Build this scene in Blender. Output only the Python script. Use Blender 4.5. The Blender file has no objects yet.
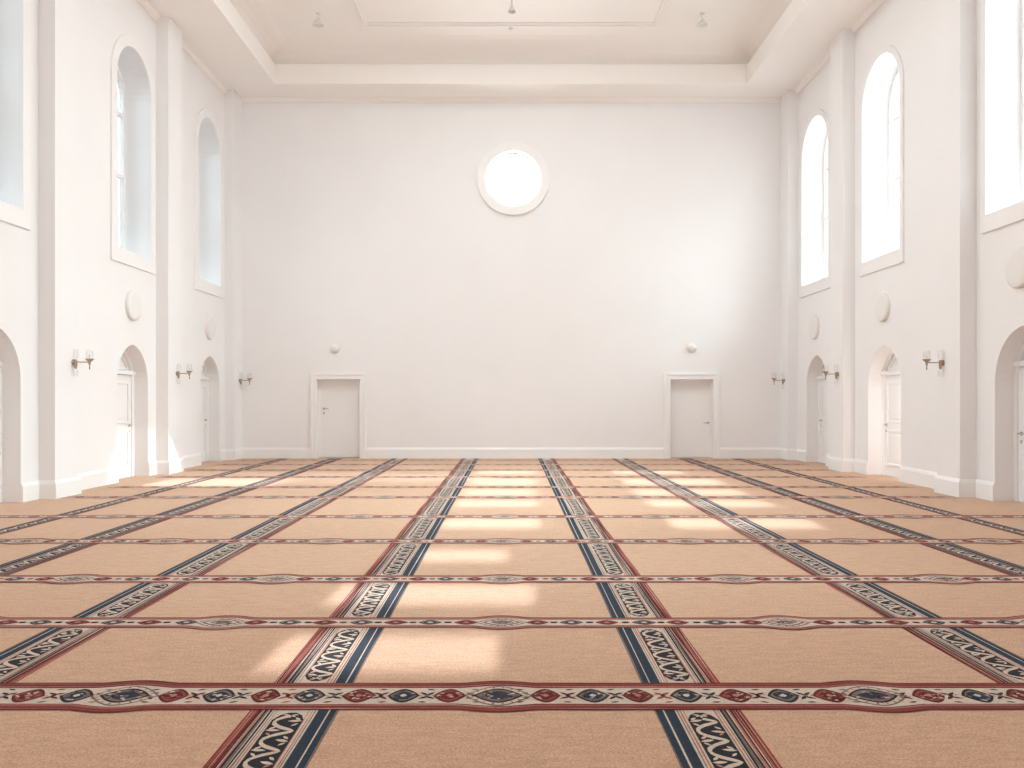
import bpy, bmesh, math, random
from math import sin, cos, pi, sqrt, exp
from mathutils import Vector
from mathutils.geometry import tessellate_polygon

random.seed(7)
sc = bpy.context.scene
COL = sc.collection

# ------------------------------------------------------------------ helpers
def srgb(r, g, b):
    def f(c):
        c /= 255.0
        return c / 12.92 if c <= 0.04045 else ((c + 0.055) / 1.055) ** 2.4
    return (f(r), f(g), f(b), 1.0)

class MB:
    """collects faces and links them as one mesh object"""
    def __init__(self):
        self.v = []; self.f = []; self.m = []
    def vert(self, p):
        self.v.append(tuple(p)); return len(self.v) - 1
    def face(self, pts, m=0):
        b = len(self.v)
        self.v.extend(tuple(p) for p in pts)
        self.f.append(tuple(range(b, b + len(pts)))); self.m.append(m)
    def box(self, x0, x1, y0, y1, z0, z1, m=0):
        b = len(self.v)
        for z in (z0, z1):
            for x, y in ((x0, y0), (x1, y0), (x1, y1), (x0, y1)):
                self.v.append((x, y, z))
        for q in ((3, 2, 1, 0), (4, 5, 6, 7), (0, 1, 5, 4), (1, 2, 6, 5), (2, 3, 7, 6), (3, 0, 4, 7)):
            self.f.append(tuple(b + i for i in q)); self.m.append(m)
    def slab(self, outer, holes, place, d0, d1, m=0, rim=True, hole_rim=True):
        """flat slab with holes: outline in (u, v), place(u, v, d) -> xyz"""
        loops = [outer] + list(holes)
        vl = [[Vector((u, v, 0)) for u, v in lp] for lp in loops]
        tris = tessellate_polygon(vl)
        flat = [p for lp in loops for p in lp]
        b0 = len(self.v)
        self.v.extend(place(u, v, d0) for u, v in flat)
        b1 = len(self.v)
        self.v.extend(place(u, v, d1) for u, v in flat)
        for t in tris:
            self.f.append(tuple(b0 + i for i in t)); self.m.append(m)
            self.f.append(tuple(b1 + i for i in reversed(t))); self.m.append(m)
        k = 0
        for li, lp in enumerate(loops):
            n = len(lp)
            if (li == 0 and rim) or (li > 0 and hole_rim):
                for i in range(n):
                    j = (i + 1) % n
                    self.f.append((b0 + k + i, b0 + k + j, b1 + k + j, b1 + k + i)); self.m.append(m)
            k += n
    def lathe(self, prof, origin, axis=(0, 0, 1), seg=24, m=0):
        """profile of (radius, height) turned about an axis"""
        a = Vector(axis).normalized()
        t = Vector((1, 0, 0)) if abs(a.x) < 0.9 else Vector((0, 1, 0))
        e1 = a.cross(t).normalized(); e2 = a.cross(e1)
        o = Vector(origin)
        rings = []
        for r, h in prof:
            if r < 1e-6:
                rings.append([self.vert(o + a * h)])
            else:
                rings.append([self.vert(o + a * h + (e1 * cos(2 * pi * i / seg) + e2 * sin(2 * pi * i / seg)) * r) for i in range(seg)])
        for A, B in zip(rings, rings[1:]):
            for i in range(seg):
                j = (i + 1) % seg
                q = [A[i % len(A)], A[j % len(A)], B[j % len(B)], B[i % len(B)]]
                q2 = []
                for x in q:
                    if x not in q2: q2.append(x)
                if len(q2) > 2:
                    self.f.append(tuple(q2)); self.m.append(m)
    def tube(self, pts, r, seg=10, m=0):
        pts = [Vector(p) for p in pts]
        rr = r if isinstance(r, (list, tuple)) else [r] * len(pts)
        rings = []
        for i, p in enumerate(pts):
            d = (pts[min(i + 1, len(pts) - 1)] - pts[max(i - 1, 0)]).normalized()
            t = Vector((0, 0, 1)) if abs(d.z) < 0.9 else Vector((1, 0, 0))
            e1 = d.cross(t).normalized(); e2 = d.cross(e1)
            rings.append([self.vert(p + (e1 * cos(2 * pi * k / seg) + e2 * sin(2 * pi * k / seg)) * rr[i]) for k in range(seg)])
        for A, B in zip(rings, rings[1:]):
            for i in range(seg):
                j = (i + 1) % seg
                self.f.append((A[i], A[j], B[j], B[i])); self.m.append(m)
        self.f.append(tuple(reversed(rings[0]))); self.m.append(m)
        self.f.append(tuple(rings[-1])); self.m.append(m)
    def build(self, name, mats, parent=None, smooth=None, origin=None, fix=True):
        me = bpy.data.meshes.new(name)
        o = Vector(origin) if origin is not None else Vector((0, 0, 0))
        me.from_pydata([tuple(Vector(p) - o) for p in self.v], [], self.f)
        if not isinstance(mats, (list, tuple)): mats = [mats]
        for m in mats: me.materials.append(m)
        me.polygons.foreach_set('material_index', self.m)
        if fix:
            bm = bmesh.new(); bm.from_mesh(me)
            bmesh.ops.remove_doubles(bm, verts=bm.verts, dist=1e-5)
            bmesh.ops.recalc_face_normals(bm, faces=bm.faces)
            bm.to_mesh(me); bm.free()
        if smooth is not None:
            for p in me.polygons: p.use_smooth = True
            try: me.set_sharp_from_angle(angle=math.radians(smooth))
            except Exception: pass
        ob = bpy.data.objects.new(name, me)
        ob.location = o
        COL.objects.link(ob)
        if parent is not None:
            ob.parent = parent
            ob.location = o - parent.location
        return ob

def empty(name, loc=(0, 0, 0)):
    o = bpy.data.objects.new(name, None); COL.objects.link(o)
    o.location = loc; o.empty_display_size = 0.1
    return o

def tag(o, label=None, cat=None, group=None, kind=None):
    if label: o['label'] = label
    if cat: o['category'] = cat
    if group: o['group'] = group
    if kind: o['kind'] = kind
    return o

def bevel(ob, w, seg=2):
    md = ob.modifiers.new('bevel', 'BEVEL'); md.width = w; md.segments = seg
    md.limit_method = 'ANGLE'; md.angle_limit = math.radians(40)
    return ob

# ------------------------------------------------------------------ materials
def mat(name, color, rough=0.6, metal=0.0, noise=None, bump=None, spec=0.5):
    m = bpy.data.materials.new(name); m.use_nodes = True
    nt = m.node_tree; b = nt.nodes['Principled BSDF']
    b.inputs['Base Color'].default_value = color
    b.inputs['Roughness'].default_value = rough
    b.inputs['Metallic'].default_value = metal
    b.inputs['Specular IOR Level'].default_value = spec
    tc = nt.nodes.new('ShaderNodeTexCoord')
    if noise:
        scale, amt = noise
        n = nt.nodes.new('ShaderNodeTexNoise'); n.inputs['Scale'].default_value = scale
        n.inputs['Detail'].default_value = 5
        nt.links.new(tc.outputs['Object'], n.inputs['Vector'])
        mr = nt.nodes.new('ShaderNodeMapRange')
        mr.inputs['From Min'].default_value = 0.3; mr.inputs['From Max'].default_value = 0.7
        mr.inputs['To Min'].default_value = 1 - amt; mr.inputs['To Max'].default_value = 1 + amt
        nt.links.new(n.outputs['Fac'], mr.inputs['Value'])
        mx = nt.nodes.new('ShaderNodeMix'); mx.data_type = 'RGBA'; mx.blend_type = 'MULTIPLY'
        mx.inputs['Factor'].default_value = 1
        mx.inputs['A'].default_value = color
        nt.links.new(mr.outputs['Result'], mx.inputs['B'])
        nt.links.new(mx.outputs['Result'], b.inputs['Base Color'])
    if bump:
        scale, st, dist = bump
        n = nt.nodes.new('ShaderNodeTexNoise'); n.inputs['Scale'].default_value = scale
        n.inputs['Detail'].default_value = 4
        nt.links.new(tc.outputs['Object'], n.inputs['Vector'])
        bp = nt.nodes.new('ShaderNodeBump'); bp.inputs['Strength'].default_value = st
        bp.inputs['Distance'].default_value = dist
        nt.links.new(n.outputs['Fac'], bp.inputs['Height'])
        nt.links.new(bp.outputs['Normal'], b.inputs['Normal'])
    return m

M_PLASTER = mat('white_plaster', srgb(238, 238, 239), 0.75, noise=(0.7, 0.012), bump=(14, 0.06, 0.01), spec=0.3)
M_TRIM = mat('white_trim_paint', srgb(240, 240, 240), 0.5, spec=0.4)
M_CEIL = mat('ceiling_paint', srgb(245, 242, 239), 0.8, spec=0.2)
M_DOOR = mat('door_paint', srgb(238, 238, 238), 0.45, spec=0.4)
M_PLAQUE = mat('plaque_plaster', srgb(233, 232, 231), 0.7, spec=0.3)
M_BRASS = mat('aged_brass', srgb(176, 156, 134), 0.45, 0.25)
M_STEEL = mat('satin_steel', srgb(182, 176, 168), 0.4, 0.6)
M_LAMP = mat('off_white_plastic', srgb(228, 227, 224), 0.4)
M_GREY = mat('grey_metal', srgb(196, 190, 184), 0.5, 0.0)
M_CANDLE = mat('ivory_candle_tube', srgb(240, 232, 218), 0.5)
M_FLOOR = mat('screed', srgb(150, 140, 130), 0.9)

def glass_mat(name, tint=(1, 1, 1, 1), gloss=0.08):
    m = bpy.data.materials.new(name); m.use_nodes = True
    nt = m.node_tree; nt.nodes.clear()
    out = nt.nodes.new('ShaderNodeOutputMaterial')
    tr = nt.nodes.new('ShaderNodeBsdfTransparent'); tr.inputs['Color'].default_value = tint
    gl = nt.nodes.new('ShaderNodeBsdfGlossy'); gl.inputs['Roughness'].default_value = 0.02
    lw = nt.nodes.new('ShaderNodeLayerWeight'); lw.inputs['Blend'].default_value = 0.25
    mth = nt.nodes.new('ShaderNodeMath'); mth.operation = 'MULTIPLY'; mth.inputs[1].default_value = gloss * 6
    mix = nt.nodes.new('ShaderNodeMixShader')
    nt.links.new(lw.outputs['Fresnel'], mth.inputs[0])
    nt.links.new(mth.outputs[0], mix.inputs['Fac'])
    nt.links.new(tr.outputs[0], mix.inputs[1]); nt.links.new(gl.outputs[0], mix.inputs[2])
    nt.links.new(mix.outputs[0], out.inputs['Surface'])
    return m
M_GLASS = glass_mat('window_glass', (0.97, 0.985, 0.99, 1), 0.05)
M_SHADE = glass_mat('clear_glass_shade', (0.985, 0.985, 0.985, 1), 0.03)

def carpet_mat(name, color, var=0.24, streak=0.12, sheen=0.05):
    """woven pile: fine fibre noise, sideways streaks in the nap, bump"""
    m = bpy.data.materials.new(name); m.use_nodes = True
    nt = m.node_tree; b = nt.nodes['Principled BSDF']; L = nt.links.new
    b.inputs['Roughness'].default_value = 0.95
    b.inputs['Specular IOR Level'].default_value = 0.08
    b.inputs['Sheen Weight'].default_value = sheen; b.inputs['Sheen Roughness'].default_value = 0.5
    tc = nt.nodes.new('ShaderNodeTexCoord')
    n1 = nt.nodes.new('ShaderNodeTexNoise'); n1.inputs['Scale'].default_value = 95; n1.inputs['Detail'].default_value = 3
    L(tc.outputs['Object'], n1.inputs['Vector'])
    mp = nt.nodes.new('ShaderNodeMapping'); mp.inputs['Scale'].default_value = (7, 26, 1)
    L(tc.outputs['Object'], mp.inputs['Vector'])
    n2 = nt.nodes.new('ShaderNodeTexNoise'); n2.inputs['Scale'].default_value = 1.0; n2.inputs['Detail'].default_value = 6
    n2.inputs['Roughness'].default_value = 0.65; n2.inputs['Distortion'].default_value = 0.6
    L(mp.outputs[0], n2.inputs['Vector'])
    r1 = nt.nodes.new('ShaderNodeMapRange'); r1.inputs['From Min'].default_value = 0.3; r1.inputs['From Max'].default_value = 0.7
    r1.inputs['To Min'].default_value = 1 - var; r1.inputs['To Max'].default_value = 1 + var
    L(n1.outputs['Fac'], r1.inputs['Value'])
    r2 = nt.nodes.new('ShaderNodeMapRange'); r2.inputs['From Min'].default_value = 0.3; r2.inputs['From Max'].default_value = 0.7
    r2.inputs['To Min'].default_value = 1 - streak; r2.inputs['To Max'].default_value = 1 + streak
    L(n2.outputs['Fac'], r2.inputs['Value'])
    mu = nt.nodes.new('ShaderNodeMath'); mu.operation = 'MULTIPLY'
    L(r1.outputs[0], mu.inputs[0]); L(r2.outputs[0], mu.inputs[1])
    mx = nt.nodes.new('ShaderNodeMix'); mx.data_type = 'RGBA'; mx.blend_type = 'MULTIPLY'
    mx.inputs['Factor'].default_value = 1; mx.inputs['A'].default_value = color
    L(mu.outputs[0], mx.inputs['B']); L(mx.outputs['Result'], b.inputs['Base Color'])
    ad = nt.nodes.new('ShaderNodeMath'); ad.operation = 'ADD'
    L(n1.outputs['Fac'], ad.inputs[0]); L(n2.outputs['Fac'], ad.inputs[1])
    bp = nt.nodes.new('ShaderNodeBump'); bp.inputs['Strength'].default_value = 0.35; bp.inputs['Distance'].default_value = 0.006
    L(ad.outputs[0], bp.inputs['Height']); L(bp.outputs[0], b.inputs['Normal'])
    return m
C_TAN = carpet_mat('pile_tan', srgb(199, 163, 136), sheen=0.12)
C_NAVY = carpet_mat('pile_navy', srgb(40, 54, 70), 0.3)
C_DARK = carpet_mat('pile_charcoal', srgb(40, 40, 46), 0.3)
C_RED = carpet_mat('pile_red', srgb(142, 66, 57), 0.2)
C_MAROON = carpet_mat('pile_maroon', srgb(92, 36, 36), 0.2)
C_CREAM = carpet_mat('pile_cream', srgb(204, 189, 174), 0.14)
C_ROSE = carpet_mat('pile_rose', srgb(178, 122, 108), 0.2)
C_GREY = carpet_mat('pile_grey', srgb(120, 106, 100), 0.2)
CARPET = [C_TAN, C_NAVY, C_DARK, C_RED, C_MAROON, C_CREAM, C_ROSE, C_GREY]
TAN, NAVY, DARK, RED, MAROON, CREAM, ROSE, GREY = range(8)

# ------------------------------------------------------------------ room numbers (metres; Y runs into the hall)
WX = 7.17          # wall face of the bays
PX = 6.92          # pilaster face
YB = 21.5          # end wall
YR = -6.0          # wall behind the camera
H = 9.26           # soffit
T = 0.60           # side wall thickness
ALC = 0.29         # depth of the doorway niches
GLZ = 0.555        # depth of the glazing
PIL_L = [-4.1, 0.1, 4.3, 8.5, 12.7, 16.9, 20.93]
PIL_R = [-4.0, 0.2, 4.4, 8.7, 12.9, 17.45, 20.9]
PW = 0.70
# bays with openings: (window centre, width), (niche centre, width), plaque y, plaque z
BAY_L = [((19.86, 1.48), (19.95, 1.28), 19.87, 3.23), ((15.90, 1.45), (15.88, 1.30), 15.83, 3.30),
         ((11.52, 1.45), (11.57, 1.34), 11.25, 3.34), ((7.40, 1.45), (7.37, 1.34), 7.40, 3.34)]
BAY_R = [((19.70, 1.70), (19.65, 1.30), 19.74, 3.23), ((16.20, 1.63), (16.10, 1.40), 16.10, 3.30),
         ((11.78, 1.63), (11.70, 1.40), 11.78, 3.37), ((7.55, 1.63), (7.50, 1.40), 7.55, 3.37)]
SILL, WTOP = 4.30, 8.17

def round_arch(c, w, v0, top, n=20):
    r = w / 2; s = top - r
    pts = [(c - r, v0), (c + r, v0)]
    pts += [(c + r * cos(pi * i / n), s + r * sin(pi * i / n)) for i in range(n + 1)]
    return pts
def pointed_arch(c, w, v0, top, n=10, k=1.12):
    a = w / 2; R = k * a; rise = sqrt(R * R - (R - a) ** 2); s = top - rise
    pts = [(c - a, v0), (c + a, v0)]
    am = math.acos((R - a) / R)
    cx = c + a - R
    pts += [(cx + R * cos(am * i / n), s + R * sin(am * i / n)) for i in range(n + 1)]
    cx = c - a + R
    pts += [(cx - R * cos(am * (n - i) / n), s + R * sin(am * (n - i) / n)) for i in range(1, n + 1)]
    return pts

def side_place(s):
    return lambda u, v, d: (s * (WX + d), u, v)

NICHE_TOP = 2.56
# ------------------------------------------------------------------ floor, walls
fl = MB(); fl.box(-WX - T, WX + T, YR - 0.4, YB + 0.45, -0.25, 0.0)
tag(fl.build('floor', M_FLOOR), 'bare floor slab under the carpet', 'floor', kind='structure')

def side_wall(s, bays, name, label):
    mb = MB(); pl = side_place(s)
    ys = sorted([b[0][0] for b in bays])
    cuts = [YR - 0.4] + [ys[0] - 2.1] + [(a + b) / 2 for a, b in zip(ys, ys[1:])] + [YB + 0.45]
    for a, b in zip(cuts, cuts[1:]):
        outer = [(a, -0.2), (b, -0.2), (b, H + 0.3), (a, H + 0.3)]
        holes = []
        for (wc, ww), (nc, nw), _, _ in bays:
            if a < wc < b:
                holes = [round_arch(wc, ww, SILL, WTOP), pointed_arch(nc, nw, 0.0, NICHE_TOP)]
        mb.slab(outer, holes, pl, 0.0, T)
    return tag(mb.build(name, M_PLASTER), label, 'wall', kind='structure')
side_wall(-1, BAY_L, 'wall_left', 'white plaster side wall left of the carpet, with arched openings')
side_wall(1, BAY_R, 'wall_right', 'white plaster side wall right of the carpet, with bright arched windows')

# end wall: two doorways and the round window
DOORS_B = [(-4.98, -3.88, 'l'), (4.09, 5.19, 'r')]
DTOP = 2.04
RWX, RWZ, RWR = 0.06, 7.18, 0.715
mb = MB()
outer = [(-WX - T, -0.2), (WX + T, -0.2), (WX + T, H + 0.3), (-WX - T, H + 0.3)]
holes = [[(a, 0.0), (b, 0.0), (b, DTOP), (a, DTOP)] for a, b, _ in DOORS_B]
holes.append([(RWX + RWR * cos(2 * pi * i / 48), RWZ + RWR * sin(2 * pi * i / 48)) for i in range(48)])
mb.slab(outer, holes, lambda u, v, d: (u, YB + d, v), 0.0, 0.45)
tag(mb.build('wall_back', M_PLASTER), 'tall white end wall with a round window and two doors', 'wall', kind='structure')

# wall behind the camera: slots added and shaped to throw the sun patches
K = 0.37; DRIFT = 0.024
def slot(z0, z1):            # floor span of a sun patch -> height span of its slot
    return (K * (z0 - YR), K * (z1 - YR))
PATCH = [(4.67, 5.39), (6.17, 6.86), (7.80, 8.42), (9.80, 10.64), (11.80, 12.55), (13.2, 14.1), (14.8, 15.9), (17.0, 17.75)]
mb = MB()
holes = []
for i, p in enumerate(PATCH):
    a, b = slot(*p)
    x0 = -1.22 - (0.45 if i < 2 else 0.0)
    xe = (-0.34, -0.12, -0.38, -0.05, -0.05, -0.07, -0.07, -0.05)[i]
    holes.append([(x0, a), (xe, a), (xe, b), (x0, b)])
    if i >= 3:
        x1 = 3.3 if i < 7 else 3.0
        holes.append([(1.55, a), (x1, a), (x1, b), (1.55, b)])
a, b = slot(14.5, 16.0)
holes.append([(-7.1, a), (-4.7, a), (-4.7, b), (-7.1, b)])
for xa in (-5.9, -1.8, 2.3):                 # three wide low openings, added to let the rear fill in
    holes.append([(xa, 0.3), (xa + 3.6, 0.3), (xa + 3.6, 3.3), (xa, 3.3)])
outer = [(-WX - T, -0.2), (WX + T, -0.2), (WX + T, H + 0.3), (-WX - T, H + 0.3)]
mb.slab(outer, holes, lambda u, v, d: (u, YR - d, v), 0.0, 0.03)
tag(mb.build('wall_rear', M_PLASTER), 'white wall behind the viewpoint with slots and openings added to shape the light', 'wall', kind='structure')

# ------------------------------------------------------------------ ceiling: soffit ring, fascia, cove, upper ceiling with a moulded panel
SX, SY = 5.78, 20.50        # inner edge of the soffit
FH = 9.74                   # top of fascia
CX, CY, CH = 5.02, 19.62, 10.17
mb = MB()
rY = YR + 1.0
def ring(x, y0, y1, z): return [(-x, y0, z), (x, y0, z), (x, y1, z), (-x, y1, z)]
levels = [ring(WX + T, YR - 0.4, YB + 0.45, H), ring(SX, rY, SY, H), ring(SX, rY, SY, FH - 0.02), ring(SX + 0.02, rY - 0.02, SY + 0.02, FH), ring(SX + 0.20, rY - 0.20, SY + 0.20, FH)]
for i in range(0, 9):                        # concave cove
    t = i / 8 * pi / 2
    fx = 1 - cos(t); fz = sin(t)
    levels.append(ring(SX + 0.20 + (CX - SX - 0.20) * fx, rY - 0.20 + 1.2 * fx, SY + 0.20 + (CY - SY - 0.20) * fx, FH + (CH - FH) * fz))
for A, B in zip(levels, levels[1:]):
    for i in range(4):
        j = (i + 1) % 4
        mb.face([A[i], A[j], B[j], B[i]])
mb.face(levels[-1])
mb.box(-WX - T, WX + T, YR - 0.4, YB + 0.45, CH + 0.12, CH + 0.3)
for sx in (-1, 1):
    x0, x1 = sorted((sx * (WX + T), sx * (WX + T - 0.1)))
    mb.box(x0, x1, YR - 0.4, YB + 0.45, H + 0.01, CH + 0.13)
mb.box(-WX - T, WX + T, YB + 0.35, YB + 0.45, H + 0.01, CH + 0.13)
mb.box(-WX - T, WX + T, YR - 0.4, YR - 0.3, H + 0.01, CH + 0.13)
tag(mb.build('ceiling', M_CEIL, fix=False), 'white tray ceiling with a stepped and coved edge', 'ceiling', kind='structure')

# moulded rectangle on the upper ceiling
mb = MB()
for (w, dz) in ((0.11, 0.03), (0.05, 0.055)):
    x, y0, y1 = 3.40, -3.0, 19.30
    mb.slab([(-x, y0), (x, y0), (x, y1), (-x, y1)], [[(-x + w, y0 + w), (x - w, y0 + w), (x - w, y1 - w), (-x + w, y1 - w)]],
            lambda u, v, d: (u, v, CH - d), -0.01, dz)
tag(mb.build('trim_1', M_CEIL), 'raised rectangular moulding on the upper ceiling', 'moulding', kind='structure')

# crown moulding at the soffit: profile run along each wall
def crown(name, label, runs):
    mb = MB()
    prof = [(0, -0.11), (0.025, -0.11), (0.03, -0.085), (0.055, -0.07), (0.08, -0.035), (0.10, -0.02), (0.10, 0.0), (0, 0)]
    for (p, q, nrm) in runs:
        A = [(p[0] + nrm[0] * d, p[1] + nrm[1] * d, H + h) for d, h in prof]
        B = [(q[0] + nrm[0] * d, q[1] + nrm[1] * d, H + h) for d, h in prof]
        n = len(prof)
        for i in range(n):
            j = (i + 1) % n
            mb.face([A[i], A[j], B[j], B[i]])
        mb.face(A); mb.face(list(reversed(B)))
    return tag(mb.build(name, M_CEIL), label, 'cornice', kind='structure')
def bay_spans(pil):
    spans = []; prev = YR
    for p in pil:
        if p > prev: spans.append((prev, p))
        prev = min(p + PW, YB)
    return [s for s in spans if s[1] - s[0] > 0.05]
crown('trim_2', 'slim crown moulding along the top of the left wall', [((-WX, a), (-WX, b), (1, 0)) for a, b in bay_spans(PIL_L)])
crown('trim_3', 'slim crown moulding along the top of the right wall', [((WX, a), (WX, b), (-1, 0)) for a, b in bay_spans(PIL_R)])
crown('trim_4', 'slim crown moulding along the top of the end wall', [((-PX, YB), (PX, YB), (0, -1))])

# pilasters
ORD = ['corner', 'second from the end wall', 'third from the end wall']
def pilasters(s, pil, side):
    out = []
    for y in pil:
        mb = MB()
        y1 = min(y + PW, YB)
        x0, x1 = sorted((s * PX, s * (WX + 0.02)))
        mb.box(x0, x1, y, y1, 0.0, H)
        o = mb.build('pilaster', M_PLASTER, fix=False)
        i = len(pil) - 1 - pil.index(y)
        where = ['in the corner with the end wall', 'second from the end wall', 'third from the end wall', 'fourth from the end wall',
                 'fifth from the end wall', 'sixth from the end wall', 'seventh from the end wall'][i]
        tag(o, 'flat white pilaster on the %s wall, %s' % (side, where), 'pilaster', 'wall pilasters', 'structure')
        out.append(o)
    return out
pilasters(-1, PIL_L, 'left'); pilasters(1, PIL_R, 'right')

# ------------------------------------------------------------------ baseboards
BH = 0.29
def base_run(mb, p, q, nrm, ext=0.0):
    """stepped baseboard from p to q on a wall whose inward normal is nrm"""
    prof = [(0, 0), (0.032, 0), (0.032, BH - 0.05), (0.024, BH - 0.035), (0.014, BH - 0.01), (0.008, BH), (0, BH)]
    A = [(p[0] + nrm[0] * d, p[1] + nrm[1] * d, h) for d, h in prof]
    B = [(q[0] + nrm[0] * d, q[1] + nrm[1] * d, h) for d, h in prof]
    n = len(prof)
    for i in range(n):
        j = (i + 1) % n
        mb.face([A[i], A[j], B[j], B[i]])
    mb.face(A); mb.face(list(reversed(B)))
def baseboard_side(s, pil, bays, name, label):
    mb = MB()
    prev = YR
    gaps = [(nc - nw / 2, nc + nw / 2) for _, (nc, nw), _, _ in bays]
    for a, b in bay_spans(pil):
        cur = a
        for g0, g1 in sorted(gaps):
            if a < g0 < b:
                base_run(mb, (s * WX, cur), (s * WX, g0), (-s, 0)); cur = g1
        base_run(mb, (s * WX, cur), (s * WX, b), (-s, 0))
    for y in pil:
        y1 = min(y + PW, YB)
        base_run(mb, (s * PX, y - 0.032), (s * PX, min(y1 + 0.032, YB)), (-s, 0))
        base_run(mb, (s * WX, y), (s * PX, y), (0, -1))
        if y1 < YB: base_run(mb, (s * PX, y1), (s * WX, y1), (0, 1))
    return tag(mb.build(name, M_TRIM), label, 'baseboard', kind='structure')
baseboard_side(-1, PIL_L, BAY_L, 'baseboard_left', 'white baseboard along the left wall and its pilasters')
baseboard_side(1, PIL_R, BAY_R, 'baseboard_right', 'white baseboard along the right wall and its pilasters')
mb = MB()
xs = [-PX] + [v for a, b, _ in DOORS_B for v in (a - 0.17, b + 0.17)] + [PX]
for a, b in zip(xs[0::2], xs[1::2]):
    base_run(mb, (a, YB), (b, YB), (0, -1))
tag(mb.build('baseboard_back', M_TRIM), 'white baseboard along the end wall', 'baseboard', kind='structure')

# ------------------------------------------------------------------ side windows
wn = 0
def side_window(s, wc, ww, n, label):
    pl = side_place(s)
    root = tag(empty('window_%d' % n, (s * WX, wc, SILL)), label, 'window', 'tall arched side windows', 'structure')
    # raised surround with its apron
    mb = MB(); w = 0.20 if s < 0 else 0.13
    ow = ww + 2 * w
    mb.slab(round_arch(wc, ow, SILL - 0.27, WTOP + w), [round_arch(wc, ww, SILL, WTOP)], pl, -0.035, 0.01)
    bevel(mb.build('surround', M_TRIM, root), 0.008)
    # sash frame
    g = GLZ
    fw = 0.075
    mb = MB()
    mb.slab(round_arch(wc, ww + 0.01, SILL - 0.005, WTOP + 0.005), [round_arch(wc, ww - 2 * fw, SILL + fw, WTOP - fw)], pl, g - 0.06, g + 0.04)
    mb.build('sash_frame', M_TRIM, root)
    # glazing bars
    r = ww / 2
    for (u0, u1, v0, v1) in ((wc - 0.025, wc + 0.025, SILL + fw, WTOP - fw),):
        mb = MB(); a = [pl(u0, v0, g - 0.03), pl(u1, v1, g + 0.02)]
        mb.box(min(a[0][0], a[1][0]), max(a[0][0], a[1][0]), u0, u1, v0, v1)
        mb.build('mullion', M_TRIM, root)
    for v in (5.92, 7.12):
        half = r - fw + 0.02 if v < WTOP - r else sqrt(max(0.01, (r - fw) ** 2 - (v - (WTOP - r)) ** 2)) + 0.03
        mb = MB(); x = sorted((pl(0, 0, g - 0.05)[0], pl(0, 0, g + 0.02)[0]))
        mb.box(x[0], x[1], wc - half, wc + half, v - 0.035, v + 0.035)
        mb.build('glazing_bar', M_TRIM, root)
    mb = MB()
    mb.slab(round_arch(wc, ww - 0.10, SILL + 0.05, WTOP - 0.05), [], pl, g - 0.002, g + 0.004)
    mb.build('glass_pane', M_GLASS, root)
    # sloping inner sill
    mb = MB()
    a, b = pl(wc - ww / 2, SILL, 0.0), pl(wc + ww / 2, SILL, g - 0.05)
    x = (a[0], b[0])
    for q in ((0.0, 0.02), ):
        pass
    mb.face([(x[0], wc - ww / 2, SILL), (x[0], wc + ww / 2, SILL), (x[1], wc + ww / 2, SILL + 0.05), (x[1], wc - ww / 2, SILL + 0.05)])
    mb.face([(x[0], wc - ww / 2, SILL - 0.001), (x[1], wc - ww / 2, SILL - 0.001), (x[1], wc + ww / 2, SILL - 0.001), (x[0], wc + ww / 2, SILL - 0.001)])
    mb.face([(x[0], wc - ww / 2, SILL), (x[1], wc - ww / 2, SILL + 0.05), (x[1], wc - ww / 2, SILL - 0.001)])
    mb.face([(x[0], wc + ww / 2, SILL), (x[1], wc + ww / 2, SILL - 0.001), (x[1], wc + ww / 2, SILL + 0.05)])
    mb.face([(x[1], wc - ww / 2, SILL - 0.001), (x[1], wc - ww / 2, SILL + 0.05), (x[1], wc + ww / 2, SILL + 0.05), (x[1], wc + ww / 2, SILL - 0.001)])
    mb.build('sill', M_TRIM, root)
    return root
WHERE = ['nearest the end wall', 'second from the end wall', 'third from the end wall', 'fourth from the end wall']
for s, bays, side, look in ((-1, BAY_L, 'left', 'pale blue'), (1, BAY_R, 'right', 'bright white')):
    for i, b in enumerate(bays):
        wn += 1
        side_window(s, b[0][0], b[0][1], wn, 'tall %s arched window in the %s wall, %s' % (look, side, WHERE[i]))

# round window in the end wall
wn += 1
root = tag(empty('window_%d' % wn, (RWX, YB, RWZ)), 'small bright round window high in the end wall', 'window', kind='structure')
def circ(r, n=56): return [(RWX + r * cos(2 * pi * i / n), RWZ + r * sin(2 * pi * i / n)) for i in range(n)]
bplace = lambda u, v, d: (u, YB + d, v)
mb = MB(); mb.slab(circ(0.93), [circ(RWR)], bplace, -0.08, 0.01)
bevel(mb.build('surround', M_TRIM, root), 0.012)
mb = MB(); mb.slab(circ(RWR + 0.005), [circ(RWR - 0.05)], bplace, 0.10, 0.18); mb.build('sash_frame', M_TRIM, root)
mb = MB(); mb.slab(circ(RWR - 0.03), [], bplace, 0.137, 0.143); mb.build('glass_pane', M_GLASS, root)

# ------------------------------------------------------------------ doors
dn = 0
def lever(root, p, nrm, along, drop=True):
    """lever handle with rose and key plate; nrm points into the hall"""
    n = Vector(nrm); a = Vector(along); p = Vector(p)
    mb = MB()
    mb.lathe([(0, 0), (0.03, 0), (0.03, 0.008), (0.012, 0.012), (0.012, 0.05), (0, 0.05)], p, nrm, 16)
    q = p + n * 0.048
    mb.tube([q - a * 0.01, q + a * 0.05, q + a * 0.13], [0.011, 0.010, 0.009], 8)
    if drop:
        mb.lathe([(0, 0), (0.026, 0), (0.026, 0.007), (0.008, 0.009), (0, 0.009)], p - Vector((0, 0, 0.12)), nrm, 16)
    return tag(mb.build('door_handle', M_STEEL, root, smooth=40), 'satin metal lever handle')

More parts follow.
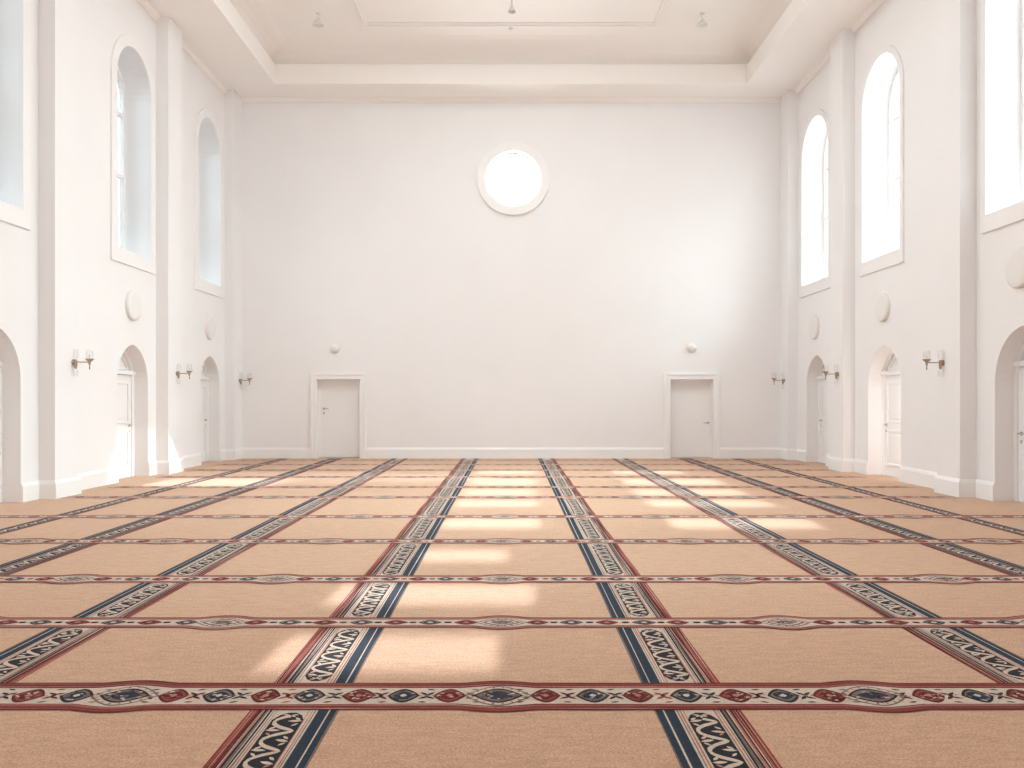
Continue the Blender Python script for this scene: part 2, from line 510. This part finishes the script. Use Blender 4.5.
def niche_door(s, nc, nw, n, label):
    pl = side_place(s)
    root = tag(empty('door_%d' % n, (s * (WX + ALC), nc, 0)), label, 'door', 'arched niche doors', 'structure')
    g = ALC
    fw = 0.085
    # frame: arched outline, filling the back of the niche
    mb = MB()
    inner = [(nc - nw / 2 + fw, 0.013), (nc + nw / 2 - fw, 0.013), (nc + nw / 2 - fw, 2.03), (nc - nw / 2 + fw, 2.03)]
    out = pointed_arch(nc, nw, 0.012, NICHE_TOP)
    w2 = nw - 2 * fw
    mb.slab(out, [], pl, g + 0.035, g + 0.10)          # backing panel that carries the door and the fanlight
    mb.build('backing_panel', M_DOOR, root)
    mb = MB()
    sp = [(u, max(v, 0.012)) for u, v in pointed_arch(nc, w2, 0.012, NICHE_TOP - fw)]
    mb.slab(out, [[(u, v + (0.001 if v < 0.02 else 0)) for u, v in sp]], pl, g - 0.02, g + 0.035)
    bevel(mb.build('door_frame', M_TRIM, root), 0.006)
    # head bar
    mb = MB(); x = sorted((pl(0, 0, g - 0.06)[0], pl(0, 0, g + 0.035)[0]))
    mb.box(x[0], x[1], nc - nw / 2 + 0.01, nc + nw / 2 - 0.01, 2.00, 2.08)
    bevel(mb.build('transom_bar', M_TRIM, root), 0.008)
    # leaf with two raised panels
    mb = MB(); x = sorted((pl(0, 0, g)[0], pl(0, 0, g + 0.034)[0]))
    mb.box(x[0], x[1], nc - w2 / 2 + 0.004, nc + w2 / 2 - 0.004, 0.02, 1.995)
    leaf = bevel(mb.build('door_leaf', M_DOOR, root), 0.004)
    for (v0, v1) in ((0.22, 0.92), (1.06, 1.86)):
        mb = MB(); u0, u1 = nc - w2 / 2 + 0.13, nc + w2 / 2 - 0.13
        mb.slab([(u0, v0), (u1, v0), (u1, v1), (u0, v1)], [[(u0 + .04, v0 + .04), (u1 - .04, v0 + .04), (u1 - .04, v1 - .04), (u0 + .04, v1 - .04)]], pl, g - 0.018, g + 0.002)
        mb.slab([(u0 + .09, v0 + .09), (u1 - .09, v0 + .09), (u1 - .09, v1 - .09), (u0 + .09, v1 - .09)], [], pl, g - 0.010, g + 0.002)
        bevel(mb.build('leaf_panel', M_DOOR, root), 0.005)
    # fanlight moulding above the bar
    mb = MB()
    def fan(w, top, v0): return [(u, max(v, v0)) for u, v in pointed_arch(nc, w, v0, top)]
    f0 = [p for p in fan(w2 - 0.10, NICHE_TOP - fw - 0.06, 2.10)]
    lo = 2.10
    def cut(pts):
        pts = [p for p in pts[2:] if p[1] > lo + 0.005]
        return pts
    A = cut(pointed_arch(nc, w2 - 0.08, 0, NICHE_TOP - fw - 0.05, 14)); B = cut(pointed_arch(nc, w2 - 0.17, 0, NICHE_TOP - fw - 0.10, 14))
    A = [(A[0][0], lo)] + A + [(A[-1][0], lo)]
    B = [(B[0][0], lo + 0.04)] + B + [(B[-1][0], lo + 0.04)]
    mb.slab(A, [B], pl, g + 0.005, g + 0.036)
    mb.build('fanlight_moulding', M_TRIM, root)
    # handle on the edge farther from the viewpoint
    lever(root, pl(nc + w2 / 2 - 0.09, 1.02, g), (-s, 0, 0), (0, -1, 0))
    return root
for s, bays, side in ((-1, BAY_L, 'left'), (1, BAY_R, 'right')):
    for i, b in enumerate(bays):
        dn += 1
        niche_door(s, b[1][0], b[1][1], dn, 'white panelled door in an arched niche of the %s wall, %s' % (side, WHERE[i]))

for a, b, side in DOORS_B:
    dn += 1
    lab = 'plain white door in the end wall, %s of the round window' % ('left' if side == 'l' else 'right')
    root = tag(empty('door_%d' % dn, ((a + b) / 2, YB, 0)), lab, 'door', kind='structure')
    mb = MB(); w = 0.135
    mb.slab([(a - w, 0.0), (b + w, 0.0), (b + w, DTOP + w), (a - w, DTOP + w)][0:4], [], bplace, 0, 0) if False else None
    o = [(a - w, 0), (a, 0), (a, DTOP), (b, DTOP), (b, 0), (b + w, 0), (b + w, DTOP + w), (a - w, DTOP + w)]
    mb.slab(o, [], bplace, -0.04, 0.005)
    i2 = [(a - w - 0.03, 0), (a - w + 0.035, 0), (a - w + 0.035, DTOP + w - 0.035), (b + w - 0.035, DTOP + w - 0.035), (b + w - 0.035, 0), (b + w + 0.03, 0), (b + w + 0.03, DTOP + w + 0.03), (a - w - 0.03, DTOP + w + 0.03)]
    mb.slab(i2, [], bplace, -0.055, 0.005)
    bevel(mb.build('door_frame', M_TRIM, root), 0.006)
    mb = MB(); mb.box(a + 0.004, b - 0.004, YB + 0.20, YB + 0.245, 0.016, DTOP - 0.004)
    bevel(mb.build('door_leaf', M_DOOR, root), 0.004)
    mb = MB()
    for (x0, x1, z0, z1) in ((a, a + 0.03, 0.0, DTOP), (b - 0.03, b, 0.0, DTOP), (a + 0.03, b - 0.03, DTOP - 0.03, DTOP)):
        mb.box(x0, x1, YB + 0.17, YB + 0.20, z0, z1)
    mb.build('door_stop', M_TRIM, root)
    if side == 'l': lever(root, (a + 0.13, YB + 0.20, 1.29), (0, -1, 0), (1, 0, 0))
    else: lever(root, (b - 0.08, YB + 0.20, 0.92), (0, -1, 0), (-1, 0, 0), False)

# ------------------------------------------------------------------ things on the walls
def plaque(s, y, z, label):
    mb = MB()
    mb.lathe([(0, 0.074), (0.20, 0.072), (0.262, 0.068), (0.278, 0.058), (0.285, 0.042), (0.285, 0.0), (0, 0)], (s * WX, y, z), (-s, 0, 0), 48)
    o = mb.build('wall_plaque', M_PLAQUE, smooth=35, origin=(s * WX, y, z))
    return tag(o, label, 'plaque', 'round wall plaques')
for s, bays, side in ((-1, BAY_L, 'left'), (1, BAY_R, 'right')):
    for i, b in enumerate(bays[:3]):
        plaque(s, b[2], b[3], 'round white plaque on the %s wall below the window %s' % (side, WHERE[i]))

def wall_dome(x, z, label):
    root = tag(empty('wall_lamp', (x, YB, z)), label, 'lamp', 'round lamps above the end wall doors')
    mb = MB(); mb.lathe([(0, 0), (0.125, 0), (0.13, 0.012), (0.115, 0.022), (0, 0.022)], (x, YB, z), (0, -1, 0), 32)
    mb.build('base_plate', M_LAMP, root, smooth=35)
    mb = MB(); mb.lathe([(0.11, 0.022), (0.108, 0.04), (0.092, 0.065), (0.06, 0.085), (0.03, 0.092), (0, 0.094)], (x, YB, z), (0, -1, 0), 32)
    mb.build('diffuser', M_LAMP, root, smooth=60)
wall_dome(-4.52, 2.83, 'small white dome lamp above the left door of the end wall')
wall_dome(4.64, 2.85, 'small white dome lamp above the right door of the end wall')

def sconce(s, y, z, label):
    """brass wall bracket: back plate, straight arm, flared cup with a glass chimney"""
    x = s * PX; i = -s
    root = tag(empty('wall_sconce', (x, y, z)), label, 'wall sconce', 'brass wall sconces on the pilasters')
    mb = MB()
    mb.lathe([(0, 0), (0.045, 0), (0.045, 0.012), (0.03, 0.022), (0.016, 0.03), (0, 0.03)], (x, y, z), (i, 0, 0), 24)
    mb.lathe([(0, 0.075), (0.020, 0.073), (0.027, 0.05), (0.025, 0.0), (0.021, -0.05), (0.014, -0.075), (0.0, -0.08)], (x + i * 0.045, y, z - 0.03), (0, 0, 1), 18)
    mb.build('back_plate', M_BRASS, root, smooth=40)
    mb = MB()
    mb.tube([(x + i * 0.02, y, z + 0.01), (x + i * 0.12, y, z), (x + i * 0.26, y, z + 0.0)], [0.012, 0.010, 0.010], 10)
    mb.build('arm', M_BRASS, root, smooth=50)
    cx = x + i * 0.265
    mb = MB()
    mb.lathe([(0, -0.12), (0.008, -0.115), (0.012, -0.09), (0.007, -0.06), (0.018, -0.03), (0.02, 0.0), (0.03, 0.012), (0.066, 0.046), (0.07, 0.052), (0.055, 0.047), (0.02, 0.03), (0, 0.03)], (cx, y, z), (0, 0, 1), 20)
    mb.build('cup', M_BRASS, root, smooth=40)
    mb = MB()
    mb.lathe([(0, 0.03), (0.014, 0.03), (0.014, 0.10), (0.009, 0.12), (0, 0.125)], (cx, y, z), (0, 0, 1), 12)
    mb.build('candle_tube', M_CANDLE, root, smooth=40)
    mb = MB()
    mb.lathe([(0.045, 0.048), (0.055, 0.09), (0.052, 0.14), (0.045, 0.19), (0.042, 0.19), (0.049, 0.14), (0.052, 0.09), (0.042, 0.05)], (cx, y, z), (0, 0, 1), 24)
    mb.build('glass_chimney', M_SHADE, root, smooth=50)
    mb = MB()
    mb.lathe([(0.038, 0.055), (0.040, 0.12), (0.034, 0.20), (0.031, 0.20), (0.037, 0.12), (0.035, 0.055)], (x + i * 0.045, y, z), (0, 0, 1), 20)
    mb.build('glass_chimney', M_SHADE, root, smooth=50)
    mb = MB()
    mb.lathe([(0.034, -0.12), (0.038, -0.16), (0.03, -0.22), (0.0, -0.225), (0.0, -0.222), (0.027, -0.217), (0.035, -0.16), (0.031, -0.12)], (x + i * 0.045, y, z), (0, 0, 1), 20)
    mb.build('glass_drop', M_SHADE, root, smooth=50)
    return root
for s, pil, side, offs in ((-1, PIL_L, 'left', (0.38, 0.42, 0.52)), (1, PIL_R, 'right', (0.27, 0.25, 0.50))):
    hs = (2.01, 2.06, 2.11)
    for k in range(3):
        y = pil[-1 - k] + offs[k]
        where = ['on the corner pilaster beside the end wall', 'on the middle pilaster', 'on the pilaster nearest the viewpoint'][k]
        sconce(s, y, hs[k], 'brass wall sconce with glass chimney, %s side, %s' % (side, where))

# ------------------------------------------------------------------ ceiling fixtures
def spot(x, y, label):
    root = tag(empty('ceiling_spotlight', (x, y, CH)), label, 'ceiling light', 'small ceiling spotlights')
    mb = MB(); mb.lathe([(0, 0), (0.05, 0), (0.05, -0.02), (0.012, -0.03), (0.012, -0.14), (0, -0.14)], (x, y, CH), (0, 0, 1), 16)
    mb.build('stem', M_LAMP, root, smooth=40)
    mb = MB(); mb.lathe([(0, -0.12), (0.03, -0.12), (0.10, -0.20), (0.13, -0.26), (0.12, -0.26), (0.09, -0.21), (0, -0.18)], (x, y, CH), (0, 0, 1), 24)
    mb.build('shade', M_LAMP, root, smooth=40)
spot(-4.32, 18.75, 'small pale spotlight on the upper ceiling, left of the moulded panel')
spot(4.28, 18.75, 'small pale spotlight on the upper ceiling, right of the moulded panel')
root = tag(empty('ceiling_pendant', (0.02, 18.0, CH)), 'small grey pendant on a thin rod at the ceiling centre', 'pendant')
mb = MB(); mb.lathe([(0, 0), (0.06, 0), (0.05, -0.03), (0.012, -0.04), (0.012, -0.20), (0, -0.20)], (0.02, 18.0, CH), (0, 0, 1), 16)
mb.build('rod', M_GREY, root, smooth=40)
mb = MB(); mb.lathe([(0, -0.19), (0.03, -0.19), (0.045, -0.23), (0.06, -0.25), (0.085, -0.31), (0.08, -0.315), (0.03, -0.27), (0, -0.26)], (0.02, 18.0, CH), (0, 0, 1), 20)
mb.build('shade', M_GREY, root, smooth=40)
mb = MB(); mb.lathe([(0, 0), (0.05, 0), (0.045, -0.03), (0.02, -0.045), (0, -0.045)], (0.0, 19.5, CH), (0, 0, 1), 20)
tag(mb.build('smoke_detector', M_LAMP, smooth=40, origin=(0, 19.5, CH)), 'tiny round detector on the ceiling beyond the pendant', 'detector')

# ------------------------------------------------------------------ prayer carpet
cm = MB()
Z0 = 0.012
LZ = 0.0004
def zl(layer): return Z0 + LZ * layer
# base pile: main field, bay recesses, niches
def rect(x0, x1, y0, y1, m=TAN):
    cm.box(x0, x1, y0, y1, 0.0005, Z0, m)
EDGE = PX - 0.034
rect(-EDGE, EDGE, YR + 0.01, YB - 0.034)
for s, pil, bays in ((-1, PIL_L, BAY_L), (1, PIL_R, BAY_R)):
    for a, b in bay_spans(pil):
        x0, x1 = sorted((s * EDGE, s * (WX - 0.033))); rect(x0, x1, a + 0.033, b - 0.033)
    for _, (nc, nw), _, _ in bays:
        x0, x1 = sorted((s * (WX - 0.034), s * (WX + ALC - 0.025))); rect(x0, x1, nc - nw / 2 + 0.002, nc + nw / 2 - 0.002)
for a, b, _ in DOORS_B:
    rect(a + 0.002, b - 0.002, YB - 0.035, YB + 0.165)

ROWS = [(-5.4, .26), (-4.0, .26), (-2.6, .26), (-1.2, .26), (0.15, .27), (1.5, .27), (2.85, .27), (4.235, .38), (5.63, .25), (7.0, .275), (8.87, .27), (10.75, .24), (12.9, .24), (14.4, .24), (16.3, .24), (17.9, .24), (19.4, .24), (20.8, .22)]
COLS = [(-1.045, .42, 1), (.90, .41, -1), (-2.83, .40, -1), (2.77, .40, 1), (-4.47, .35, -1), (4.43, .35, 1), (-5.80, .24, -1), (5.76, .24, 1)]   # centre, width, direction from the red edge to the navy edge
MEDS = [-5.13, -3.65, -1.95, -.072, 1.85, 3.60, 5.10]

class Wob:
    """slow wander of a woven line"""
    def __init__(self, amp):
        self.p = [(random.uniform(.6, 5.0), random.uniform(0, 6.3), amp * random.uniform(.3, 1)) for _ in range(4)]
    def __call__(self, t): return sum(a * sin(f * t + ph) for f, ph, a in self.p)

def ribbon(c, half, layer, m):
    """strip about a centre line [(x, y)]; half = width per side (number or list)"""
    n = len(c); L = []; R = []
    z = zl(layer)
    for i, (x, y) in enumerate(c):
        x0, y0 = c[max(i - 1, 0)]; x1, y1 = c[min(i + 1, n - 1)]
        dx, dy = x1 - x0, y1 - y0; l = sqrt(dx * dx + dy * dy) or 1
        h = half[i] if isinstance(half, list) else half
        L.append((x - dy / l * h, y + dx / l * h, z)); R.append((x + dy / l * h, y - dx / l * h, z))
    b = len(cm.v)
    for a, r in zip(L, R): cm.v.append(a); cm.v.append(r)
    for i in range(n - 1):
        q = b + 2 * i
        cm.f.append((q, q + 1, q + 3, q + 2)); cm.m.append(m)
def poly(pts, layer, m):
    cm.face([(x, y, zl(layer)) for x, y in pts], m)
def almond(x, y, rx, ry, layer, m, rot=0.0, n=14, sharp=0.75):
    """pointed leaf shape"""
    pts = []
    k = max(3, n // 2)
    for i in range(k + 1):
        u = -1 + 2 * i / k
        pts.append((u * rx, ry * (1 - abs(u) ** 1.75)))
    for i in range(k - 1, 0, -1):
        u = -1 + 2 * i / k
        pts.append((u * rx, -ry * (1 - abs(u) ** 1.75)))
    poly([(x + u * cos(rot) - v * sin(rot), y + u * sin(rot) + v * cos(rot)) for u, v in pts], layer, m)
def flecks(x, y, rx, ry, num, layer, cols, ln=0.014, wd=0.006):
    """short woven dashes scattered inside a leaf shape"""
    for i in range(num):
        u = random.uniform(-.85, .85); v = random.uniform(-.85, .85) * (1 - u * u)
        almond(x + u * rx, y + v * ry, ln * random.uniform(.6, 1.5), wd * random.uniform(.7, 1.4), layer, random.choice(cols), random.uniform(-1.2, 1.2), 6)

def column(xc, w, navy, rows):
    """one runner border: red lines | thin lines | cream | scroll panels | cream | navy"""
    sgn = navy                                    # direction from the red edge to the navy edge
    x_at = lambda t: xc + sgn * (t - 0.5) * w
    ys = [YR + 0.02 + i * 0.3 for i in range(int((YB - YR - 0.06) / 0.3) + 1)] + [YB - 0.036]
    def line(t0, t1, layer, m, amp=0.004):
        wb = Wob(amp * 0.5); wc_ = Wob(amp * 0.3)
        ribbon([(x_at((t0 + t1) / 2) + wb(y), y) for y in ys], [max(.002, abs(t1 - t0) * w / 2 + wc_(y)) for y in ys], layer, m)
    line(0.0, 1.0, 1, CREAM if abs(xc) < 4 else GREY, 0.001)
    line(-0.004, 0.022, 2, RED); line(0.02, 0.10, 2, ROSE); line(0.034, 0.052, 3, MAROON); line(0.058, 0.074, 3, RED); line(0.082, 0.10, 3, MAROON)
    line(0.098, 0.130, 2, MAROON); line(0.13, 0.155, 2, ROSE); line(0.155, 0.185, 2, DARK); line(0.188, 0.215, 2, GREY); line(0.222, 0.245, 3, DARK); line(0.262, 0.275, 3, GREY); line(0.30, 0.318, 3, ROSE)
    line(0.665, 0.678, 2, ROSE); line(0.70, 0.715, 2, ROSE); line(0.735, 0.752, 2, GREY)
    line(0.77, 1.0, 2, NAVY, 0.002); line(0.895, 0.912, 3, CREAM, 0.002); line(0.985, 1.01, 3, GREY, 0.003)
    # scroll panels between the row bands
    pc, pw = x_at(0.500), 0.350 * w
    for (y0, y1) in rows:
        g = 0.035
        y0, y1 = y0 + g, y1 - g
        if y1 - y0 < 0.3: continue
        h = pw / 2; e = 0.09
        pts = [(pc - h * .25, y0), (pc + h * .25, y0), (pc + h * .7, y0 + e * .35), (pc + h, y0 + e), (pc + h, y1 - e), (pc + h * .7, y1 - e * .35), (pc + h * .25, y1), (pc - h * .25, y1), (pc - h * .7, y1 - e * .35), (pc - h, y1 - e), (pc - h, y0 + e), (pc - h * .7, y0 + e * .35)]
        poly(pts, 3, DARK)
        # winding stem
        n = max(2, round((y1 - y0 - 0.12) / 0.20)); per = (y1 - y0 - 0.12) / n
        ph = random.choice((0, pi))
        c = []; hw = []
        N = n * 12
        for i in range(N + 1):
            y = y0 + 0.06 + (y1 - y0 - 0.12) * i / N
            a = 2 * pi * (y - y0 - 0.06) / per + ph
            c.append((pc + h * 0.80 * sin(a) * (1 + .1 * sin(3.1 * y)), y + 0.018 * cos(a)))
            hw.append(0.008 + 0.006 * abs(cos(a)) + random.uniform(-.0015, .0015))
        ribbon(c, hw, 4, CREAM)
        # leaves and curls in the bends
        for k in range(2 * n):
            y = y0 + 0.06 + per * (k + .5) / 2
            sd = -1 if (k % 2 == 0) == (ph == 0) else 1
            almond(pc + sd * h * .50, y + random.uniform(-.012, .012), h * .46, 0.013, 4, CREAM, random.uniform(-.5, .5), 10)
            almond(pc + sd * h * .62, y + per * .16, h * .30, 0.009, 4, CREAM, -sd * .9, 8)
            almond(pc + sd * h * .62, y - per * .16, h * .30, 0.008, 4, ROSE if k % 3 == 0 else CREAM, sd * .9, 8)
        # rosettes at both ends
        for ye, d in ((y0 + 0.03, 1), (y1 - 0.03, -1)):
            for a in range(5):
                t = pi * a / 4
                almond(pc + 0.022 * cos(t), ye + d * 0.022 * sin(t) , 0.016, 0.007, 5, CREAM, d * t, 8)

def band(yc, w, detail):
    """one cross band with almond motifs and a medallion in the middle of every field"""
    N = 460
    X0, X1 = -EDGE + 0.002, EDGE - 0.002
    xs = [X0 + (X1 - X0) * i / N for i in range(N + 1)]
    big = w > 0.3
    amp = 0.036 if big else 0.058
    sh = {m: (random.uniform(.9, 1.1), random.uniform(-.02, .02)) for m in MEDS}
    def bul(x):
        return sum(sh[m][0] * amp * exp(-((x - m - sh[m][1]) / 0.125) ** 4) if False else sh[m][0] * amp * max(0.0, cos(min(pi / 2, abs(x - m - sh[m][1]) / 0.20 * pi / 2))) ** 1.3 for m in MEDS)
    B = [bul(x) for x in xs]
    def edge(t0, t1, layer, m, a=0.003):
        """both mirrored edge lines between fractions t0..t1 of the half width"""
        for sd in (-1, 1):
            wb = Wob(a * .5); wt = Wob(a * .3)
            c = [(x, yc + sd * ((t0 + t1) / 2 * w / 2 + b) + wb(x)) for x, b in zip(xs, B)]
            ribbon(c, [max(.0025, (t1 - t0) * w / 4 + wt(x)) for x in xs], layer, m)
    # field of the band
    z = zl(6); b0 = len(cm.v)
    for x, b in zip(xs, B):
        cm.v.append((x, yc - w / 2 - b, z)); cm.v.append((x, yc + w / 2 + b, z))
    for i in range(N):
        q = b0 + 2 * i; cm.f.append((q, q + 2, q + 3, q + 1)); cm.m.append(CREAM)
    if big:
        edge(0.93, 1.02, 7, MAROON); edge(0.66, 0.93, 7, RED); edge(0.80, 0.835, 8, MAROON); edge(0.69, 0.715, 8, ROSE); edge(0.60, 0.655, 7, MAROON)
    else:
        edge(0.90, 1.04, 7, MAROON); edge(0.60, 0.90, 7, ROSE); edge(0.70, 0.80, 8, RED); edge(0.54, 0.60, 7, MAROON)
    core = w / 2 * (0.58 if big else 0.52)
    # motifs
    stops = MEDS + []
    full = [-EDGE] + MEDS + [EDGE]
    for a, b in zip(full, full[1:]):
        n = max(2, round((b - a) / 0.243))
        for k in range(n):
            x = a + (b - a) * k / n
            d = (b - a) / n
            if k > 0:
                red = k % 2 == 1
                j = random.uniform(-.012, .012)
                if not detail:
                    almond(x + j, yc, 0.085, core * .9, 8, MAROON if red else (GREY if yc < 12 else ROSE))
                    almond(x + j, yc, 0.05, core * .5, 9, ROSE)
                else:
                    rx = random.uniform(.078, .09)
                    almond(x + j, yc, rx, core * .90, 8, MAROON if red else DARK, random.uniform(-.06, .06), 16)
                    almond(x + j, yc, rx * .82, core * .68, 9, RED if red else GREY, 0, 16)
                    almond(x + j, yc, rx * .62, core * .52, 10, MAROON if red else NAVY, 0, 14)
                    if big:
                        flecks(x + j, yc, rx * .80, core * .74, 16, 11, (CREAM, ROSE, MAROON, RED) if red else (CREAM, GREY, DARK, NAVY), .012, .008)
                        almond(x + j, yc, 0.018, core * .2, 12, ROSE if red else CREAM, 0, 8)
                    else:
                        almond(x + j, yc, 0.024, core * .28, 11, ROSE if red else CREAM, 0, 8)
            # flourish between motifs
            xm = x + d / 2
            cl = (MAROON if k % 3 else RED) if k % 2 else DARK
            if k == 0 or k == n - 1: cl = GREY if k else DARK
            if detail and big:
                for rot in (0.7, -0.7, 2.44, -2.44):
                    almond(xm + 0.020 * cos(rot), yc + 0.040 * sin(rot), 0.034, 0.011, 8, cl, rot + random.uniform(-.25, .25), 8)
                almond(xm, yc, 0.014, 0.016, 9, DARK if cl != DARK else GREY, 0, 8)
                for sd in (-1, 1):
                    almond(xm + random.uniform(-.02, .02), yc + sd * core * .80, 0.024, 0.009, 8, cl, random.uniform(-.4, .4), 8)
                    almond(xm + sd * 0.034, yc + random.uniform(-.02, .02), 0.012, 0.007, 9, ROSE, random.uniform(-1, 1), 6)
            elif detail:
                almond(xm, yc, 0.03, core * .35, 8, cl, .5, 8); almond(xm, yc, 0.03, core * .35, 8, cl, -.5, 8)
            else:
                almond(xm, yc, 0.022, core * .5, 8, ROSE, 0, 8)
    for mx in MEDS:
        mxx = mx + sh[mx][1]
        hb = w / 2 + amp
        hc = core + amp * .82
        dk = DARK if big else MAROON
        almond(mxx, yc, 0.175, hc * 1.02, 8, GREY, 0, 24)
        almond(mxx, yc, 0.162, hc * 0.92, 9, CREAM, 0, 24)
        almond(mxx, yc, 0.128, hc * 0.74, 10, dk, 0, 20)
        almond(mxx, yc, 0.112, hc * 0.60, 11, GREY if big else CREAM, 0, 20)
        almond(mxx, yc, 0.080, hc * 0.44, 12, NAVY if big else GREY, 0, 16)
        if yc < 9.5:
            flecks(mxx, yc, 0.112, hc * .62, 26 if big else 14, 13, (CREAM, ROSE, DARK, GREY, MAROON), .012, .008)
            for t in range(18):
                aa = 2 * pi * t / 18
                u = cos(aa) * .93
                almond(mxx + 0.150 * u, yc + hc * .84 * (1 - u * u) * (1 if sin(aa) > 0 else -1), 0.014, 0.007, 12, GREY if t % 2 else ROSE, aa, 6)

gaps = []
for (a, wa), (b, wb_) in zip(ROWS, ROWS[1:]):
    gaps.append((a + wa / 2, b - wb_ / 2))
gaps = [g for g in gaps if g[1] > 2.5]
for c, w, nv in COLS:
    column(c, w, nv, gaps)
for y, w in ROWS:
    if y > 2: band(y, w, y < 9.5)
    else: band(y, w, False)
carpet = cm.build('prayer_carpet', CARPET, fix=False)
tag(carpet, 'wall to wall tan prayer carpet with navy and red patterned borders', 'carpet')

# ------------------------------------------------------------------ light
def area(name, loc, rot, sx, sy, power, color=(1, 1, 1), spread=180):
    d = bpy.data.lights.new(name, 'AREA'); d.shape = 'RECTANGLE'; d.size = sx; d.size_y = sy
    d.energy = power; d.color = color; d.spread = math.radians(spread)
    o = bpy.data.objects.new(name, d); COL.objects.link(o); o.location = loc; o.rotation_euler = rot
    return o
W_R, W_L, W_B = 410.0, 165.0, 180.0
def sky_light(sd, wc, ww, power, color):
    # soft skylight standing outside a side window, tilted down through it
    area('daylight_window', (sd * (WX + T + 3.6), wc, 8.9), (0, sd * math.radians(90 - 36), 0), 4.6, ww + 1.0, power, color, 80)
for (wc, ww), _, _, _ in BAY_R: sky_light(1, wc, ww, W_R * (0.6 if wc < 9 else 0.18 if wc > 18 else 1.35), (0.80, 0.965, 1.0))
for (wc, ww), _, _, _ in BAY_L: sky_light(-1, wc, ww, W_L, (0.74, 0.92, 1.0))
area('daylight_window', (RWX, YB + 0.5, RWZ), (math.radians(-90), 0, 0), 1.4, 1.4, W_B, (1, 1, 1))
W_CEIL = 440.0
area('ceiling_fill', (0, 14.4, CH - 0.03), (0, 0, 0), 5.0, 5.6, W_CEIL, (0.89, 0.985, 1.0))  # fill light added below the closed ceiling, out of view
W_REAR = 210.0
area('rear_fill', (-2.5, YR - 1.2, 1.4), (math.radians(90 + 34), 0, math.radians(-14)), 9.0, 3.4, W_REAR, (0.92, 0.99, 1.0), 170)  # added fill light, shining in from behind the rear openings
# added strip light makes the right niche glow; added spot brightens the left wall
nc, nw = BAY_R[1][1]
area('niche_fill', (WX + 0.15, nc - nw / 2 + 0.02, 1.25), (math.radians(90), 0, math.radians(-38)), 0.12, 2.0, 16.0, (1.0, 0.90, 0.82), 170)
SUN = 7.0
sp = bpy.data.lights.new('wall_patch_fill', 'SPOT'); sp.energy = 3600.0; sp.color = (1.0, 0.98, 0.95)
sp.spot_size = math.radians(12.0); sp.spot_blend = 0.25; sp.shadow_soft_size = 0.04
spo = bpy.data.objects.new('wall_patch_fill', sp); COL.objects.link(spo); spo.location = (WX + 0.1, nc, 2.2)
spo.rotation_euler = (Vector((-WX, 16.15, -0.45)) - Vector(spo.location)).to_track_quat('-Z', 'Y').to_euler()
sun = bpy.data.lights.new('sun', 'SUN'); sun.energy = SUN; sun.angle = math.radians(0.6); sun.color = (0.98, 0.98, 0.98)
so = bpy.data.objects.new('sun', sun); COL.objects.link(so)
so.rotation_euler = Vector((DRIFT, 1, -K)).to_track_quat('-Z', 'Y').to_euler()

world = bpy.data.worlds.new('sky'); sc.world = world; world.use_nodes = True
nt = world.node_tree; bg = nt.nodes['Background']
tc = nt.nodes.new('ShaderNodeTexCoord'); sep = nt.nodes.new('ShaderNodeSeparateXYZ')
nt.links.new(tc.outputs['Generated'], sep.inputs[0])
mr = nt.nodes.new('ShaderNodeMapRange'); mr.inputs['From Min'].default_value = -0.6; mr.inputs['From Max'].default_value = 0.6
nt.links.new(sep.outputs['X'], mr.inputs['Value'])
rp = nt.nodes.new('ShaderNodeValToRGB')
rp.color_ramp.elements[0].color = (0.14, 0.165, 0.172, 1); rp.color_ramp.elements[1].color = (1.3, 1.3, 1.28, 1)
nt.links.new(mr.outputs[0], rp.inputs[0]); nt.links.new(rp.outputs[0], bg.inputs['Color'])
bg.inputs['Strength'].default_value = 3.1

# ------------------------------------------------------------------ camera and view
cam = bpy.data.cameras.new('camera'); cam.sensor_width = 36; cam.lens = 837 / 1024 * 36
cam.shift_y = 16 / 1024; cam.shift_x = 1 / 1024
co = bpy.data.objects.new('camera', cam); COL.objects.link(co)
co.location = (0, 0, 1.511); co.rotation_euler = (math.radians(90), 0, 0)
cam.clip_end = 200
sc.camera = co
vs = sc.view_settings
vs.view_transform = 'Standard'; vs.look = 'None'; vs.gamma = 1.0; vs.use_curve_mapping = False; vs.exposure = 0.0
cy = sc.cycles
cy.max_bounces = 12; cy.diffuse_bounces = 8; cy.glossy_bounces = 3; cy.transparent_max_bounces = 12
cy.caustics_reflective = False; cy.caustics_refractive = False
cy.sample_clamp_indirect = 4.0
